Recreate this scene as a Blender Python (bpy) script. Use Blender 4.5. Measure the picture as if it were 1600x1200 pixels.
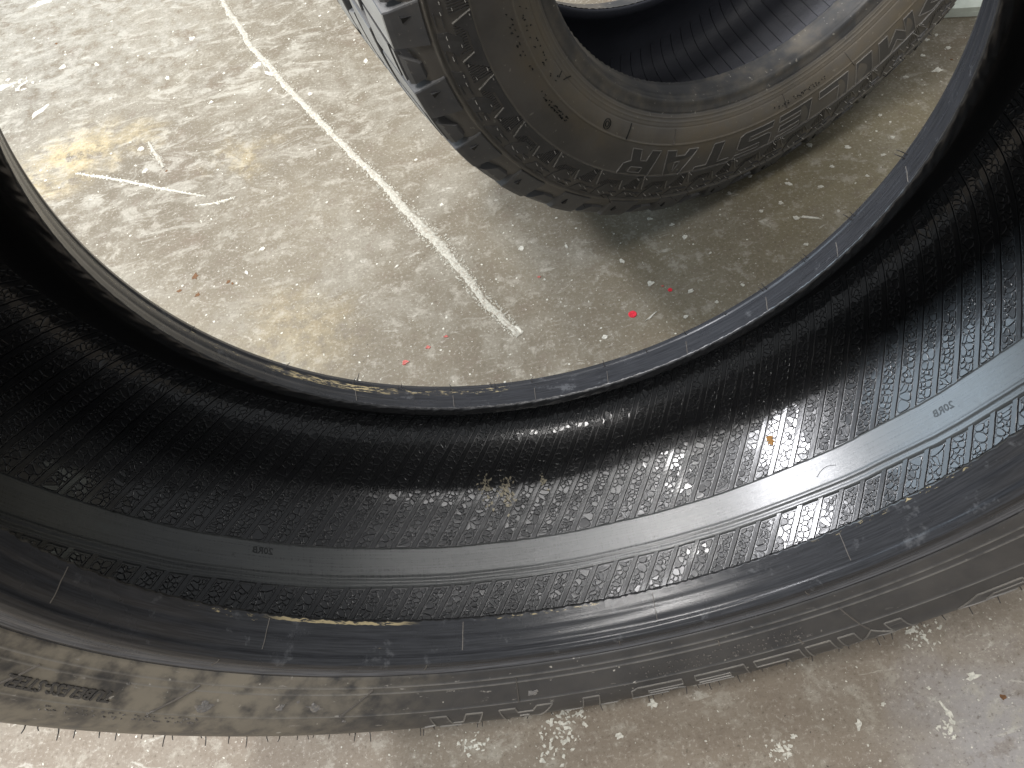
import bpy, bmesh, math, random
import numpy as np
from mathutils import Matrix, Vector, noise
random.seed(7)
rng = np.random.default_rng(11)
for o in list(bpy.data.objects): bpy.data.objects.remove(o)
S = bpy.context.scene
COL = S.collection
R1 = 0.35744                     # outer radius of the near tyre; its centre is at (0, 0, R1)
R2 = 0.3468                      # outer radius of the far tyre

# ------------------------------------------------------------------ camera
CP = Vector((-0.0072, -0.2562, 0.3067 + R1))
CR = Vector((0.9784, -0.1471, -0.1455)).normalized()
CU = Vector((0.2023, 0.8276, 0.5237)).normalized()
CF = Vector((-0.0434, 0.5418, -0.8394)).normalized()
FPX = 1282.657
cam = bpy.data.cameras.new('camera'); co = bpy.data.objects.new('camera', cam); COL.objects.link(co)
m = Matrix((CR, CU, -CF)).transposed().to_4x4(); m.translation = CP; co.matrix_world = m
cam.sensor_width = 36; cam.lens = FPX / 1600 * 36; cam.clip_start = 0.01; cam.clip_end = 60
S.camera = co

# ------------------------------------------------------------------ light of the workshop
W = bpy.data.worlds.new('World'); S.world = W; W.use_nodes = True
W.node_tree.nodes['Background'].inputs[0].default_value = (0.92, 0.96, 1.0, 1)
W.node_tree.nodes['Background'].inputs[1].default_value = 0.37
def area(name, loc, target, sx, sy, power, colour):
    l = bpy.data.lights.new(name, 'AREA'); l.shape = 'RECTANGLE'; l.size = sx; l.size_y = sy
    l.energy = power; l.color = colour
    o = bpy.data.objects.new(name, l); COL.objects.link(o); o.location = loc
    o.rotation_euler = (Vector(target) - Vector(loc)).to_track_quat('-Z', 'Y').to_euler()
    return o
area('ceiling_lamp', (0.0, 0.92, 2.75), (0.0, 0.75, 0), 5.0, 0.28, 36, (1.0, 0.98, 0.96))
area('ceiling_lamp', (-0.5, -0.75, 2.7), (0.05, 0.1, 0.1), 2.2, 0.12, 44, (1.0, 0.97, 0.94))  # added front fill, unseen source to brighten near sidewall and far tyre
area('ceiling_lamp', (-0.8, 0.2, 2.75), (-0.2, 0.25, 0), 1.8, 0.12, 56, (1.0, 0.98, 0.96))
area('ceiling_lamp', (-0.25, 1.42, 2.75), (0.0, 0.2, 0.1), 0.9, 0.22, 14, (1.0, 0.98, 0.98))
area('window_light', (-1.90, 1.17, 2.36), (0.15, 0.02, 0.1), 0.5, 0.28, 66, (0.96, 0.96, 1.0))
area('doorway_light', (-3.0, 1.45, 1.15), (0.2, 0.1, 0.2), 2.4, 1.4, 62, (0.68, 0.85, 1.0))
S.view_settings.view_transform = 'Standard'; S.view_settings.look = 'None'
S.view_settings.exposure = 0.05; S.view_settings.gamma = 1
S.render.engine = 'CYCLES'

# ------------------------------------------------------------------ helpers
def px(u, v, z=0.0):
    """where the ray through photo pixel (u, v) meets the level z"""
    d = CF + CR * ((u - 800) / FPX) + CU * ((600 - v) / FPX)
    s = (z - CP.z) / d.z
    return CP + d * s

def meshobj(name, verts, faces, mat, parent=None, smooth=True, uvs=None):
    me = bpy.data.meshes.new(name); me.from_pydata([tuple(v) for v in verts], [], faces); me.update()
    if smooth: me.polygons.foreach_set('use_smooth', [True] * len(me.polygons))
    if uvs is not None:
        l = me.uv_layers.new(name='UVMap'); idx = np.zeros(len(me.loops), int); me.loops.foreach_get('vertex_index', idx)
        l.data.foreach_set('uv', np.asarray(uvs)[idx].ravel())
    if mat: me.materials.append(mat)
    o = bpy.data.objects.new(name, me); COL.objects.link(o)
    if parent: o.parent = parent
    return o
def link(name, me, parent, rz=None):
    o = bpy.data.objects.new(name, me); COL.objects.link(o); o.parent = parent
    return o
def tag(o, label, cat, group=None):
    o['label'] = label; o['category'] = cat
    if group: o['group'] = group

def spline(pts, n=14):
    P = np.array(pts, float); P = np.vstack([2 * P[0] - P[1], P, 2 * P[-1] - P[-2]]); out = []
    for i in range(1, len(P) - 2):
        p0, p1, p2, p3 = P[i - 1:i + 3]
        for k in range(n):
            t = k / n
            out.append(.5 * (2 * p1 + (p2 - p0) * t + (2 * p0 - 5 * p1 + 4 * p2 - p3) * t * t + (3 * p1 - p0 - 3 * p2 + p3) * t ** 3))
    out.append(P[-2]); return np.array(out)
def resample(P, step):
    d = np.r_[0, np.cumsum(np.hypot(*np.diff(P, axis=0).T))]; n = max(2, int(d[-1] / step) + 1)
    s = np.linspace(0, d[-1], n); return np.stack([np.interp(s, d, P[:, 0]), np.interp(s, d, P[:, 1])], 1)
class Prof:
    """a meridian curve (r, y) with an outward normal, addressed by r or by arc length"""
    def __init__(self, P, side):
        self.P = P; d = np.gradient(P, axis=0); d /= np.linalg.norm(d, axis=1)[:, None]
        self.N = np.stack([-d[:, 1], d[:, 0]], 1) * side
        self.s = np.r_[0, np.cumsum(np.hypot(*np.diff(P, axis=0).T))]
    def at_r(self, r, h=0.0):
        y = np.interp(r, self.P[:, 0], self.P[:, 1]); nr = np.interp(r, self.P[:, 0], self.N[:, 0]); ny = np.interp(r, self.P[:, 0], self.N[:, 1])
        return r + nr * h, y + ny * h
    def at_s(self, s, h=0.0):
        f = lambda a: np.interp(s, self.s, a)
        return f(self.P[:, 0]) + f(self.N[:, 0]) * h, f(self.P[:, 1]) + f(self.N[:, 1]) * h
def pol(th, r, y): return (r * math.sin(th), y, -r * math.cos(th))

def lathe(name, P, mat, parent, nseg=360, disp=None, flip=False):
    n = len(P); th = np.linspace(0, 2 * np.pi, nseg + 1)
    r = np.repeat(P[None, :, 0], nseg + 1, 0); y = np.repeat(P[None, :, 1], nseg + 1, 0); T = np.repeat(th[:, None], n, 1)
    if disp is not None:
        dr, dy = disp(T, r, y); r = r + dr; y = y + dy
    s = np.r_[0, np.cumsum(np.hypot(*np.diff(P, axis=0).T))]
    V = np.stack([r * np.sin(T), y, -r * np.cos(T)], -1).reshape(-1, 3)
    UV = np.stack([np.where(T > np.pi, T - 2 * np.pi, T), np.repeat(s[None], nseg + 1, 0)], -1).reshape(-1, 2)
    half = nseg // 2
    i, j = np.meshgrid(np.arange(nseg), np.arange(n - 1), indexing='ij'); a = i * n + j
    F = np.stack([a, a + 1, a + n + 1, a + n], -1).reshape(-1, 4)
    if flip: F = F[:, ::-1]
    me = bpy.data.meshes.new(name); me.vertices.add(len(V)); me.vertices.foreach_set('co', V.ravel())
    me.loops.add(F.size); me.loops.foreach_set('vertex_index', F.ravel().astype(np.int32))
    me.polygons.add(len(F)); me.polygons.foreach_set('loop_start', np.arange(0, F.size, 4, dtype=np.int32))
    me.update(calc_edges=True)
    me.polygons.foreach_set('use_smooth', np.ones(len(F), bool))
    uvl = me.uv_layers.new(name='UVMap')
    # seam-free angle inside each quad: the angle of the quad's own columns
    tu = np.where(th[:-1] >= np.pi - 1e-6, th[:-1] - 2 * np.pi, th[:-1]); dt = th[1]
    u0 = np.repeat(tu, n - 1); sj = np.tile(s[:-1], nseg); sj1 = np.tile(s[1:], nseg)
    q = np.stack([np.stack([u0, sj], -1), np.stack([u0, sj1], -1), np.stack([u0 + dt, sj1], -1), np.stack([u0 + dt, sj], -1)], 1)
    if flip: q = q[:, ::-1]
    uvl.data.foreach_set('uv', q.reshape(-1).astype(np.float32))
    me.materials.append(mat)
    o = bpy.data.objects.new(name, me); COL.objects.link(o)
    if parent: o.parent = parent
    return o

# ------------------------------------------------------------------ materials
class NT:
    def __init__(s, name):
        s.m = bpy.data.materials.new(name); s.m.use_nodes = True; s.t = s.m.node_tree; s.n = s.t.nodes
        s.b = s.n['Principled BSDF']
    def node(s, typ, **kw):
        x = s.n.new(typ)
        for k, v in kw.items(): setattr(x, k, v)
        return x
    def put(s, sock, v):
        if hasattr(v, 'is_linked') or isinstance(v, bpy.types.NodeSocket): s.t.links.new(v, sock)
        elif v is not None: sock.default_value = v
    def math(s, op, a, b=None, c=None, clamp=False):
        x = s.node('ShaderNodeMath', operation=op, use_clamp=clamp); s.put(x.inputs[0], a)
        if b is not None: s.put(x.inputs[1], b)
        if c is not None: s.put(x.inputs[2], c)
        return x.outputs[0]
    def vmath(s, op, a, b=None):
        x = s.node('ShaderNodeVectorMath', operation=op); s.put(x.inputs[0], a)
        if b is not None: s.put(x.inputs[1], b)
        return x.outputs['Value'] if op in ('LENGTH', 'DISTANCE', 'DOT_PRODUCT') else x.outputs[0]
    def mapping(s, v, loc=(0, 0, 0), rot=(0, 0, 0), sc=(1, 1, 1)):
        x = s.node('ShaderNodeMapping'); s.put(x.inputs[0], v); x.inputs[1].default_value = loc; x.inputs[2].default_value = rot; x.inputs[3].default_value = sc
        return x.outputs[0]
    def noise(s, v, scale, detail=4, rough=.55, dist=0.0):
        x = s.node('ShaderNodeTexNoise'); s.put(x.inputs['Vector'], v); x.inputs['Scale'].default_value = scale
        x.inputs['Detail'].default_value = detail; x.inputs['Roughness'].default_value = rough; x.inputs['Distortion'].default_value = dist
        return x.outputs[0]
    def vor(s, v, scale, feature='F1'):
        x = s.node('ShaderNodeTexVoronoi', feature=feature); s.put(x.inputs['Vector'], v); x.inputs['Scale'].default_value = scale
        return x.outputs['Distance']
    def ramp(s, v, lo, hi, a=0.0, b=1.0):
        x = s.node('ShaderNodeMapRange', interpolation_type='SMOOTHSTEP'); s.put(x.inputs[0], v)
        x.inputs[1].default_value = lo; x.inputs[2].default_value = hi; x.inputs[3].default_value = a; x.inputs[4].default_value = b
        return x.outputs[0]
    def mix(s, f, a, b):
        x = s.node('ShaderNodeMix', data_type='RGBA'); s.put(x.inputs[0], f)
        for sock, v in ((x.inputs[6], a), (x.inputs[7], b)): s.put(sock, (*v, 1) if isinstance(v, tuple) and len(v) == 3 else v)
        return x.outputs[2]
    def bump(s, h, strength, dist, prev=None):
        x = s.node('ShaderNodeBump'); x.inputs['Strength'].default_value = strength; x.inputs['Distance'].default_value = dist
        s.put(x.inputs['Height'], h)
        if prev is not None: s.put(x.inputs['Normal'], prev)
        return x.outputs[0]
    def obj(s): return s.node('ShaderNodeTexCoord').outputs['Object']
    def uv(s):
        x = s.node('ShaderNodeSeparateXYZ'); s.put(x.inputs[0], s.node('ShaderNodeTexCoord').outputs['UV']); return x.outputs[0], x.outputs[1]
    def comb(s, a, b, c=0.0):
        x = s.node('ShaderNodeCombineXYZ'); s.put(x.inputs[0], a); s.put(x.inputs[1], b); s.put(x.inputs[2], c); return x.outputs[0]
    def done(s, col, rough, bump=None, spec=.5):
        s.put(s.b.inputs['Base Color'], (*col, 1) if isinstance(col, tuple) else col); s.put(s.b.inputs['Roughness'], rough)
        s.b.inputs['Specular IOR Level'].default_value = spec
        if bump is not None: s.put(s.b.inputs['Normal'], bump)
        return s.m

def rubber(name, base, rough, dust=0.0, dustcol=(.22, .18, .13), grain=900, bumpd=.0002, brown=None, spec=.5):
    """matt or glossy moulded rubber with patchy dust; brown = (lo, hi, amount) ring of dried mud by radius"""
    n = NT(name); c = n.obj()
    a = n.noise(c, 14, 5, .6); b = n.noise(c, 90, 4, .6); g = n.noise(c, grain, 3, .6)
    col = n.mix(n.ramp(a, .3, .7), tuple(x * .75 for x in base), tuple(x * 1.25 for x in base))
    if dust:
        f = n.math('MULTIPLY', n.ramp(n.math('ADD', n.math('MULTIPLY', a, .65), n.math('MULTIPLY', b, .35)), .42, .68), dust)
        col = n.mix(f, col, dustcol)
        sp = n.math('MULTIPLY', n.ramp(n.noise(c, 260, 2, .5), .68, .74), min(1, dust * 1.2)); col = n.mix(sp, col, (.45, .42, .36))
    if brown:
        x = n.node('ShaderNodeSeparateXYZ'); n.put(x.inputs[0], c)
        rad = n.math('SQRT', n.math('ADD', n.math('MULTIPLY', x.outputs[0], x.outputs[0]), n.math('MULTIPLY', x.outputs[2], x.outputs[2])))
        k = n.math('MULTIPLY', n.ramp(rad, brown[0] - .012, brown[0] + .006), n.ramp(rad, brown[1] - .006, brown[1] + .014, 1, 0))
        k = n.math('MULTIPLY', n.math('MULTIPLY', k, n.ramp(n.noise(c, 9, 4, .6), .32, .66)), brown[2])
        k = n.math('MULTIPLY', k, n.ramp(b, .25, .6, .45, 1))
        col = n.mix(k, col, (.185, .145, .088))
        for r0, f0 in ((.2352, .3), (.2385, .3), (.2570, .5), (.2885, .55), (.3185, .5)):
            k = n.math('MULTIPLY', n.ramp(n.math('ABSOLUTE', n.math('SUBTRACT', rad, r0)), .0003, .0009, 1, 0), n.ramp(b, .3, .6, .2 * f0, f0)); col = n.mix(k, col, (.24, .215, .17))
    r = n.math('ADD', rough, n.math('MULTIPLY', n.math('SUBTRACT', a, .5), .18), clamp=True)
    return n.done(col, r, n.bump(g, .35, bumpd), spec)

M_side2 = rubber('rubber_dusty', (.128, .119, .106), .44, .30, (.12, .095, .065), brown=(.236, .266, .62))
M_bead2 = rubber('rubber_bead_dusty', (.062, .062, .063), .42, .45, (.24, .20, .14))
M_tread2 = rubber('rubber_tread', (.100, .100, .102), .48, .25, (.16, .14, .11), grain=600)
M_lug2 = rubber('rubber_lug', (.075, .073, .071), .42, .12, (.14, .12, .1))
M_edge2 = rubber('rubber_raised_edge', (.12, .11, .10), .5, .35, (.25, .21, .16))
M_bead1 = rubber('rubber_bead', (.026, .028, .034), .42, .10, (.2, .2, .21), grain=500)
M_edge1 = rubber('rubber_worn_edge', (.20, .19, .175), .55, .3, (.3, .27, .22))
M_nub = rubber('rubber_nub', (.20, .19, .17), .6)
M_hair = rubber('rubber_hair', (.05, .045, .042), .6)
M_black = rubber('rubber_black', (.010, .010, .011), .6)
M_text = rubber('rubber_stamp', (.012, .013, .013), .35)

def liner_mat(name, base, rough, scale_bump=1.0, spec=1.0, coat=0.0):
    n = NT(name); c = n.obj(); n.b.inputs['Coat Weight'].default_value = coat; n.b.inputs['Coat Roughness'].default_value = .09; n.b.inputs['Coat IOR'].default_value = 1.5; a = n.noise(c, 9, 4, .6); g = n.noise(c, 1500, 3, .6); h = n.noise(c, 320, 3, .6)
    col = n.mix(n.ramp(a, .3, .7), tuple(x * .8 for x in base), tuple(x * 1.25 for x in base))
    r = n.math('ADD', rough, n.math('MULTIPLY', n.math('SUBTRACT', n.noise(c, 30, 4, .6), .5), .22), clamp=True)
    return n.done(col, r, n.bump(h, .25, .0005 * scale_bump, n.bump(g, .2, .0001)), spec)
M_liner1 = liner_mat('liner_rubber', (.016, .016, .017), .34)
M_pebble = liner_mat('liner_pebble', (.024, .0245, .026), .25, 1.0, .34, .6)
M_rib = liner_mat('liner_rib', (.024, .0245, .026), .27, 1.0, .28, .45)
M_liner2 = liner_mat('liner_rubber_far', (.032, .034, .042), .5, 3, .4)

def band_mat():
    n = NT('band_rubber'); u, v = n.uv(); c = n.obj()
    st = n.noise(n.comb(n.math('MULTIPLY', u, 1.6), n.math('MULTIPLY', v, 240)), 3, 4, .6)
    fine = n.noise(n.comb(n.math('MULTIPLY', u, 6), n.math('MULTIPLY', v, 900)), 3, 3, .6)
    cross = n.noise(n.comb(n.math('MULTIPLY', u, 90), n.math('MULTIPLY', v, 20)), 2, 3, .6)
    col = n.mix(n.ramp(st, .3, .7), (.038, .040, .040), (.066, .070, .069))
    col = n.mix(n.ramp(n.noise(c, 190, 2, .5), .71, .76), col, (.006, .006, .006))
    r = n.math('ADD', .17, n.math('MULTIPLY', n.math('ADD', n.math('MULTIPLY', st, .6), n.math('MULTIPLY', cross, .4)), .24))
    return n.done(col, r, n.bump(fine, .25, .0002), .9)
M_band = band_mat()

def sidewall1_mat():
    """dry mud and pale scuffs to one side of the tyre, cleaner rubber to the other"""
    n = NT('sidewall_rubber'); u, v = n.uv(); c = n.obj()
    a = n.noise(c, 11, 5, .6); b = n.noise(c, 70, 4, .6); g = n.noise(c, 800, 3, .6)
    col = n.mix(n.ramp(a, .3, .7), (.040, .040, .042), (.068, .066, .066))
    left = n.ramp(n.math('ADD', u, n.math('MULTIPLY', n.math('SUBTRACT', a, .5), .8)), -.95, -.35, 1, 0)
    amt = n.math('ADD', n.math('MULTIPLY', left, .8), .05)
    f = n.math('MULTIPLY', n.ramp(n.math('ADD', n.math('MULTIPLY', a, .35), n.math('MULTIPLY', b, .65)), .34, .60), amt)
    col = n.mix(f, col, (.31, .275, .215))
    low = n.math('MULTIPLY', n.ramp(v, .052, .075), n.ramp(u, -.5, .25, .8, .0)); col = n.mix(low, col, (.36, .32, .25))
    sc = n.noise(n.comb(n.math('MULTIPLY', u, 10), n.math('MULTIPLY', v, 90)), 2.6, 4, .65)
    scm = n.math('MULTIPLY', n.ramp(sc, .64, .70), n.ramp(u, .15, .5, .8, .15)); col = n.mix(scm, col, (.34, .32, .29))
    sp = n.ramp(n.noise(c, 210, 2, .5), .71, .76); col = n.mix(n.math('MULTIPLY', sp, n.ramp(u, .0, .5, .9, .3)), col, (.5, .47, .42))
    x = n.node('ShaderNodeSeparateXYZ'); n.put(x.inputs[0], c)
    rad = n.math('SQRT', n.math('ADD', n.math('MULTIPLY', x.outputs[0], x.outputs[0]), n.math('MULTIPLY', x.outputs[2], x.outputs[2])))
    for r0 in (.2800, .2838, .2990, .3365):
        k = n.math('MULTIPLY', n.ramp(n.math('ABSOLUTE', n.math('SUBTRACT', rad, r0)), .0003, .0008, 1, 0), n.ramp(b, .3, .6, .2, .65)); col = n.mix(k, col, (.27, .26, .24))
    r = n.math('ADD', .42, n.math('MULTIPLY', f, .3))
    return n.done(col, r, n.bump(b, .15, .0006, n.bump(g, .3, .0002)), .5)
M_side1 = sidewall1_mat()

def bead1_mat(name, yellow):
    """bead with tan streaks of dried mounting paste; yellow = list of (angle, half width, v0, v1)"""
    n = NT(name); u, v = n.uv(); c = n.obj(); a = n.noise(c, 20, 5, .6); g = n.noise(c, 700, 3, .6)
    st = n.noise(n.comb(n.math('MULTIPLY', u, 5), n.math('MULTIPLY', v, 500)), 2, 4, .6)
    col = n.mix(n.ramp(st, .3, .7), (.024, .025, .028), (.046, .048, .054))
    col = n.mix(n.math('MULTIPLY', n.ramp(n.noise(c, 60, 4, .7), .6, .72), .45), col, (.16, .165, .175))
    sm = n.noise(n.comb(n.math('MULTIPLY', u, 16), n.math('MULTIPLY', v, 300)), 2, 4, .7)
    for (t, hw, v0, v1, thr) in yellow:
        k = n.math('MULTIPLY', n.ramp(n.math('ABSOLUTE', n.math('SUBTRACT', u, t)), hw * .6, hw, 1, 0), n.ramp(n.math('ABSOLUTE', n.math('SUBTRACT', v, (v0 + v1) / 2)), (v1 - v0) * .35, (v1 - v0) * .5, 1, 0))
        k = n.math('MULTIPLY', k, n.ramp(sm, thr, thr + .06)); col = n.mix(k, col, (.46, .38, .22))
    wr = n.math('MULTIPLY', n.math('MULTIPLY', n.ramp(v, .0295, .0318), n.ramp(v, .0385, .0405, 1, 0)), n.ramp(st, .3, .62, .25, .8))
    col = n.mix(wr, col, (.15, .155, .17))  # pale scuffed ridge, with its highlight also put into the colour
    r = n.math('ADD', .13, n.math('MULTIPLY', a, .25))
    return n.done(col, r, n.bump(st, .2, .0003, n.bump(g, .25, .00015)), .5)

# ------------------------------------------------------------------ floor
def floor_mat():
    n = NT('concrete'); c = n.obj()
    A = n.noise(c, 2.6, 6, .6); B = n.noise(c, 9, 7, .68, .5); C = n.noise(c, 45, 6, .72); D = n.noise(c, 300, 5, .75); E = n.noise(c, 900, 2, .6)
    col = n.mix(n.ramp(A, .34, .66), (.138, .117, .084), (.205, .178, .130))
    col = n.mix(n.math('MULTIPLY', n.ramp(B, .46, .62), .6), col, (.255, .235, .19))
    col = n.mix(n.math('MULTIPLY', n.ramp(B, .46, .30), .6), col, (.15, .115, .083))
    def blob(p, r0, r1, warp=.10):
        d = n.vmath('DISTANCE', c, (p.x, p.y, 0.0))
        d = n.math('ADD', d, n.math('MULTIPLY', n.math('SUBTRACT', B, .5), warp * 3))
        return n.ramp(d, r0, r1, 1, 0)
    # tan-olive worn patch beside the far tyre, pinkish patch before the near tyre
    col = n.mix(n.math('MULTIPLY', blob(px(1180, 400), .06, .20), .62), col, (.165, .140, .092))
    col = n.mix(n.math('MULTIPLY', blob(px(1330, 230), .05, .22), .55), col, (.20, .175, .105))
    x = n.node('ShaderNodeSeparateXYZ'); n.put(x.inputs[0], c)
    front = n.ramp(x.outputs[1], .02, -.10); col = n.mix(n.math('MULTIPLY', front, .55), col, (.225, .182, .145))
    col = n.mix(n.math('MULTIPLY', blob(px(1570, 1150), .02, .10, .06), .7), col, (.33, .32, .32))
    # pale trowel sweeps and scuffs
    da = px(230, 100) - px(0, 195); ang = math.atan2(da.y, da.x)
    sw = n.noise(n.mapping(c, rot=(0, 0, -ang), sc=(16, 36, 1)), 1.0, 8, .74, 1.0)
    msk = n.math('ADD', n.math('MULTIPLY', blob(px(150, 60), .25, .75, .2), .52), .07)
    col = n.mix(n.math('MULTIPLY', n.ramp(sw, .50, .62), msk), col, (.44, .42, .36))
    col = n.mix(n.math('MULTIPLY', n.math('MULTIPLY', blob(px(100, 20), .10, .42, .35), n.ramp(C, .36, .6)), .6), col, (.33, .32, .28))
    sw2 = n.noise(n.mapping(c, rot=(0, 0, -ang - .5), sc=(30, 85, 1)), 1.0, 6, .72, .8)
    col = n.mix(n.math('MULTIPLY', n.ramp(sw2, .60, .68), n.ramp(B, .40, .60, .05, .8)), col, (.48, .46, .40))
    # yellow paint haze
    for p, a, b, f in ((px(110, 240), .015, .085, .75), (px(30, 275), .0, .08, .5), (px(215, 205), .0, .05, .45), (px(385, 245), .0, .05, .4), (px(470, 520), .0, .09, .3)):
        col = n.mix(n.math('MULTIPLY', n.math('MULTIPLY', blob(p, a, b, .07), n.ramp(C, .34, .6)), f), col, (.46, .37, .20))
    # sandy grain
    col = n.mix(n.math('MULTIPLY', n.ramp(C, .52, .66), .55), col, (.37, .345, .29))
    col = n.mix(n.math('MULTIPLY', n.ramp(C, .46, .34), .45), col, (.15, .118, .088))
    col = n.mix(n.math('MULTIPLY', n.ramp(D, .54, .66), .45), col, (.50, .47, .41))
    col = n.mix(n.math('MULTIPLY', n.ramp(D, .45, .33), .65), col, (.095, .075, .056))
    col = n.mix(n.ramp(n.noise(c, 120, 3, .6), .73, .76), col, (.66, .63, .55))
    col = n.mix(n.ramp(n.noise(n.mapping(c, loc=(3, 1, 0)), 170, 2, .6), .75, .78), col, (.05, .04, .035))
    b = n.bump(D, .35, .0012, n.bump(C, .25, .002, n.bump(E, .2, .0004)))
    return n.done(col, n.math('ADD', .55, n.math('MULTIPLY', C, .3)), b, .35)
fl = meshobj('floor', [(-6, -6, 0), (6, -6, 0), (6, 6, 0), (-6, 6, 0)], [(0, 1, 2, 3)], floor_mat(), smooth=False); fl['kind'] = 'structure'

def paint_mat(name, col, wear=.0, rough=.75):
    n = NT(name); c = n.obj(); d = n.noise(c, 500, 4, .7)
    k = n.mix(n.ramp(d, .4, .62), tuple(x * .72 for x in col), col)
    if wear: k = n.mix(n.math('MULTIPLY', n.ramp(n.noise(c, 260, 4, .7), .52, .60), wear), k, (.30, .26, .21))
    return n.done(k, rough, n.bump(d, .6, .001), .3)
M_white = paint_mat('white_paint', (.66, .64, .56)); M_chalk = paint_mat('chalk_paint', (.50, .48, .41), .7, .85); M_red = paint_mat('red_paint', (.80, .035, .06))
M_rust = paint_mat('rust', (.16, .08, .035)); M_cream = paint_mat('cream_paint', (.68, .58, .38)); M_pink = paint_mat('worn_red_paint', (.55, .14, .12), .6)

def blobpoly(rx, ry, ang, n=13, jag=.35):
    o = []
    for k in range(n):
        t = 2 * math.pi * k / n; q = 1 + random.uniform(-jag, jag)
        x, y = rx * q * math.cos(t), ry * q * math.sin(t)
        o.append((x * math.cos(ang) - y * math.sin(ang), x * math.sin(ang) + y * math.cos(ang)))
    return o
def slab(V, F, poly, cx, cy, h, z0=-.0005, taper=.8):
    b = len(V); n = len(poly)
    V += [(cx + x, cy + y, z0) for x, y in poly] + [(cx + x * taper, cy + y * taper, h) for x, y in poly]
    F += [(b + k, b + (k + 1) % n, b + n + (k + 1) % n, b + n + k) for k in range(n)] + [tuple(b + n + k for k in range(n))]
def fleck(u, v, su, sv=None, ang=0.0, mat=None, name='paint_fleck', h=.0006, jag=.38):
    c = px(u, v); ex = (px(u + 1, v) - c).length; sv = sv or su
    V, F = [], []; slab(V, F, blobpoly(su * ex * .5, sv * ex * .5, ang, 22 if jag < .12 else 13, jag), 0, 0, h)
    o = meshobj(name, V, F, mat or M_white, fl, smooth=False); o.location = (c.x, c.y, 0); return o
for u, v, s in [(1265, 227, 15), (1324, 230, 9), (1380, 242, 8), (1282, 292, 9), (1232, 287, 10), (1172, 275, 8), (1140, 302, 7), (1245, 340, 11), (1015, 342, 10), (1050, 351, 8), (1070, 370, 8), (815, 387, 11), (972, 408, 10), (1017, 443, 11), (1080, 455, 10), (1072, 495, 9), (1120, 472, 7), (945, 527, 9), (1441, 87, 8), (1482, 75, 8), (1260, 382, 8), (1220, 317, 8), (1395, 215, 8), (1355, 275, 8), (572, 95, 9), (485, 147, 9), (422, 141, 8), (227, 267, 12), (220, 233, 10), (410, 389, 11), (385, 426, 8), (620, 416, 7), (1415, 120, 8), (1448, 62, 9), (1463, 55, 7), (1375, 180, 7), (1300, 260, 7), (1190, 330, 7), (1110, 395, 6), (1310, 330, 7), (1160, 445, 7), (885, 385, 6), (985, 300, 0), (150, 100, 8), (330, 160, 7), (262, 122, 8), (98, 104, 9), (650, 250, 6), (690, 320, 7), (560, 330, 6), (300, 60, 9)]:
    if s: fleck(u, v, s * random.uniform(.9, 1.3), s * random.uniform(.6, 1.0), random.uniform(0, 3))
for u, v, a, b, t in [(1017, 495, 26, 4, .55), (1264, 340, 44, 4, -.45), (805, 515, 26, 12, -.9), (1465, 109, 18, 11, .3), (400, 102, 16, 11, 0), (420, 115, 20, 10, -.7), (10, 135, 30, 12, .3), (62, 174, 34, 11, .75), (66, 4, 34, 12, .2), (1520, 1057, 26, 14, .3), (1480, 1112, 30, 9, -1.3), (1342, 1132, 17, 12, 1.2), (1020, 1100, 17, 15, .4), (967, 1150, 15, 11, .2), (1420, 987, 18, 12, 0), (1240, 1150, 10, 8, 0), (905, 1115, 16, 7, .4), (1450, 1075, 8, 6, 0), (1380, 1100, 9, 6, .5)]:
    fleck(u, v, a, b, t, jag=.5)
# broken patches of splashed paint: a cluster of chips each
for u, v, r, k in [(1217, 1172, 26, 34), (880, 1135, 42, 60), (1440, 990, 40, 34), (740, 1160, 26, 26), (1480, 1140, 22, 16), (860, 1180, 40, 30), (30, 130, 26, 20)]:
    V, F = [], []; c = px(u, v); ex = (px(u + 1, v) - c).length
    for _ in range(k):
        a = random.uniform(0, 6.3); d = r * ex * random.random() ** .7; s = random.uniform(1.2, 5.0) * ex
        slab(V, F, blobpoly(s, s * random.uniform(.4, .9), random.uniform(0, 3), 9, .5), math.cos(a) * d, math.sin(a) * d * .7, random.uniform(.0003, .0007))
    o = meshobj('paint_splash', V, F, M_white, fl, smooth=False); o.location = (c.x, c.y, 0)
for u, v, s, mt in [(988.5, 491, 15, M_red), (1047, 453, 8, M_red), (1035, 447, 5, M_pink), (842, 433, 6, M_pink), (1006, 321, 7, M_pink), (634, 566, 12, M_pink), (669, 543, 9, M_pink), (697, 526, 8, M_pink)]:
    o = fleck(u, v, s, s * (1.0 if mt is M_red else .7), 0, mt, 'paint_spot', .0007, .03 if mt is M_red else .4)
    if mt is M_red: o['label'] = 'small bright red paint spot'
fleck(1567, 1089, 10, 12, 1, M_rust, 'rust_spot', .0005, .25)
for u, v, s in [(305, 432, 13), (308, 461, 9), (280, 455, 8), (357, 440, 7), (363, 443, 5), (88, 68, 5), (260, 267, 5), (1487, 93, 5)]: fleck(u, v, s, s * .7, random.uniform(0, 3), M_rust, 'grime_spot', .0004, .45)
# fine chips and grit nobody could count
V, F = [], []
for _ in range(2600):
    u, v = random.uniform(-100, 1700), random.uniform(-60, 1240); c = px(u, v); ex = (px(u + 1, v) - c).length
    s = random.choice((.7, .9, .9, 1.2, 1.6, 2.3)) * ex
    slab(V, F, blobpoly(s, s * random.uniform(.45, 1), random.uniform(0, 3), 6, .3), c.x, c.y, random.uniform(.0002, .0004))
o = meshobj('paint_chips', V, F, M_white, fl, smooth=False); o['kind'] = 'stuff'
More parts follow.
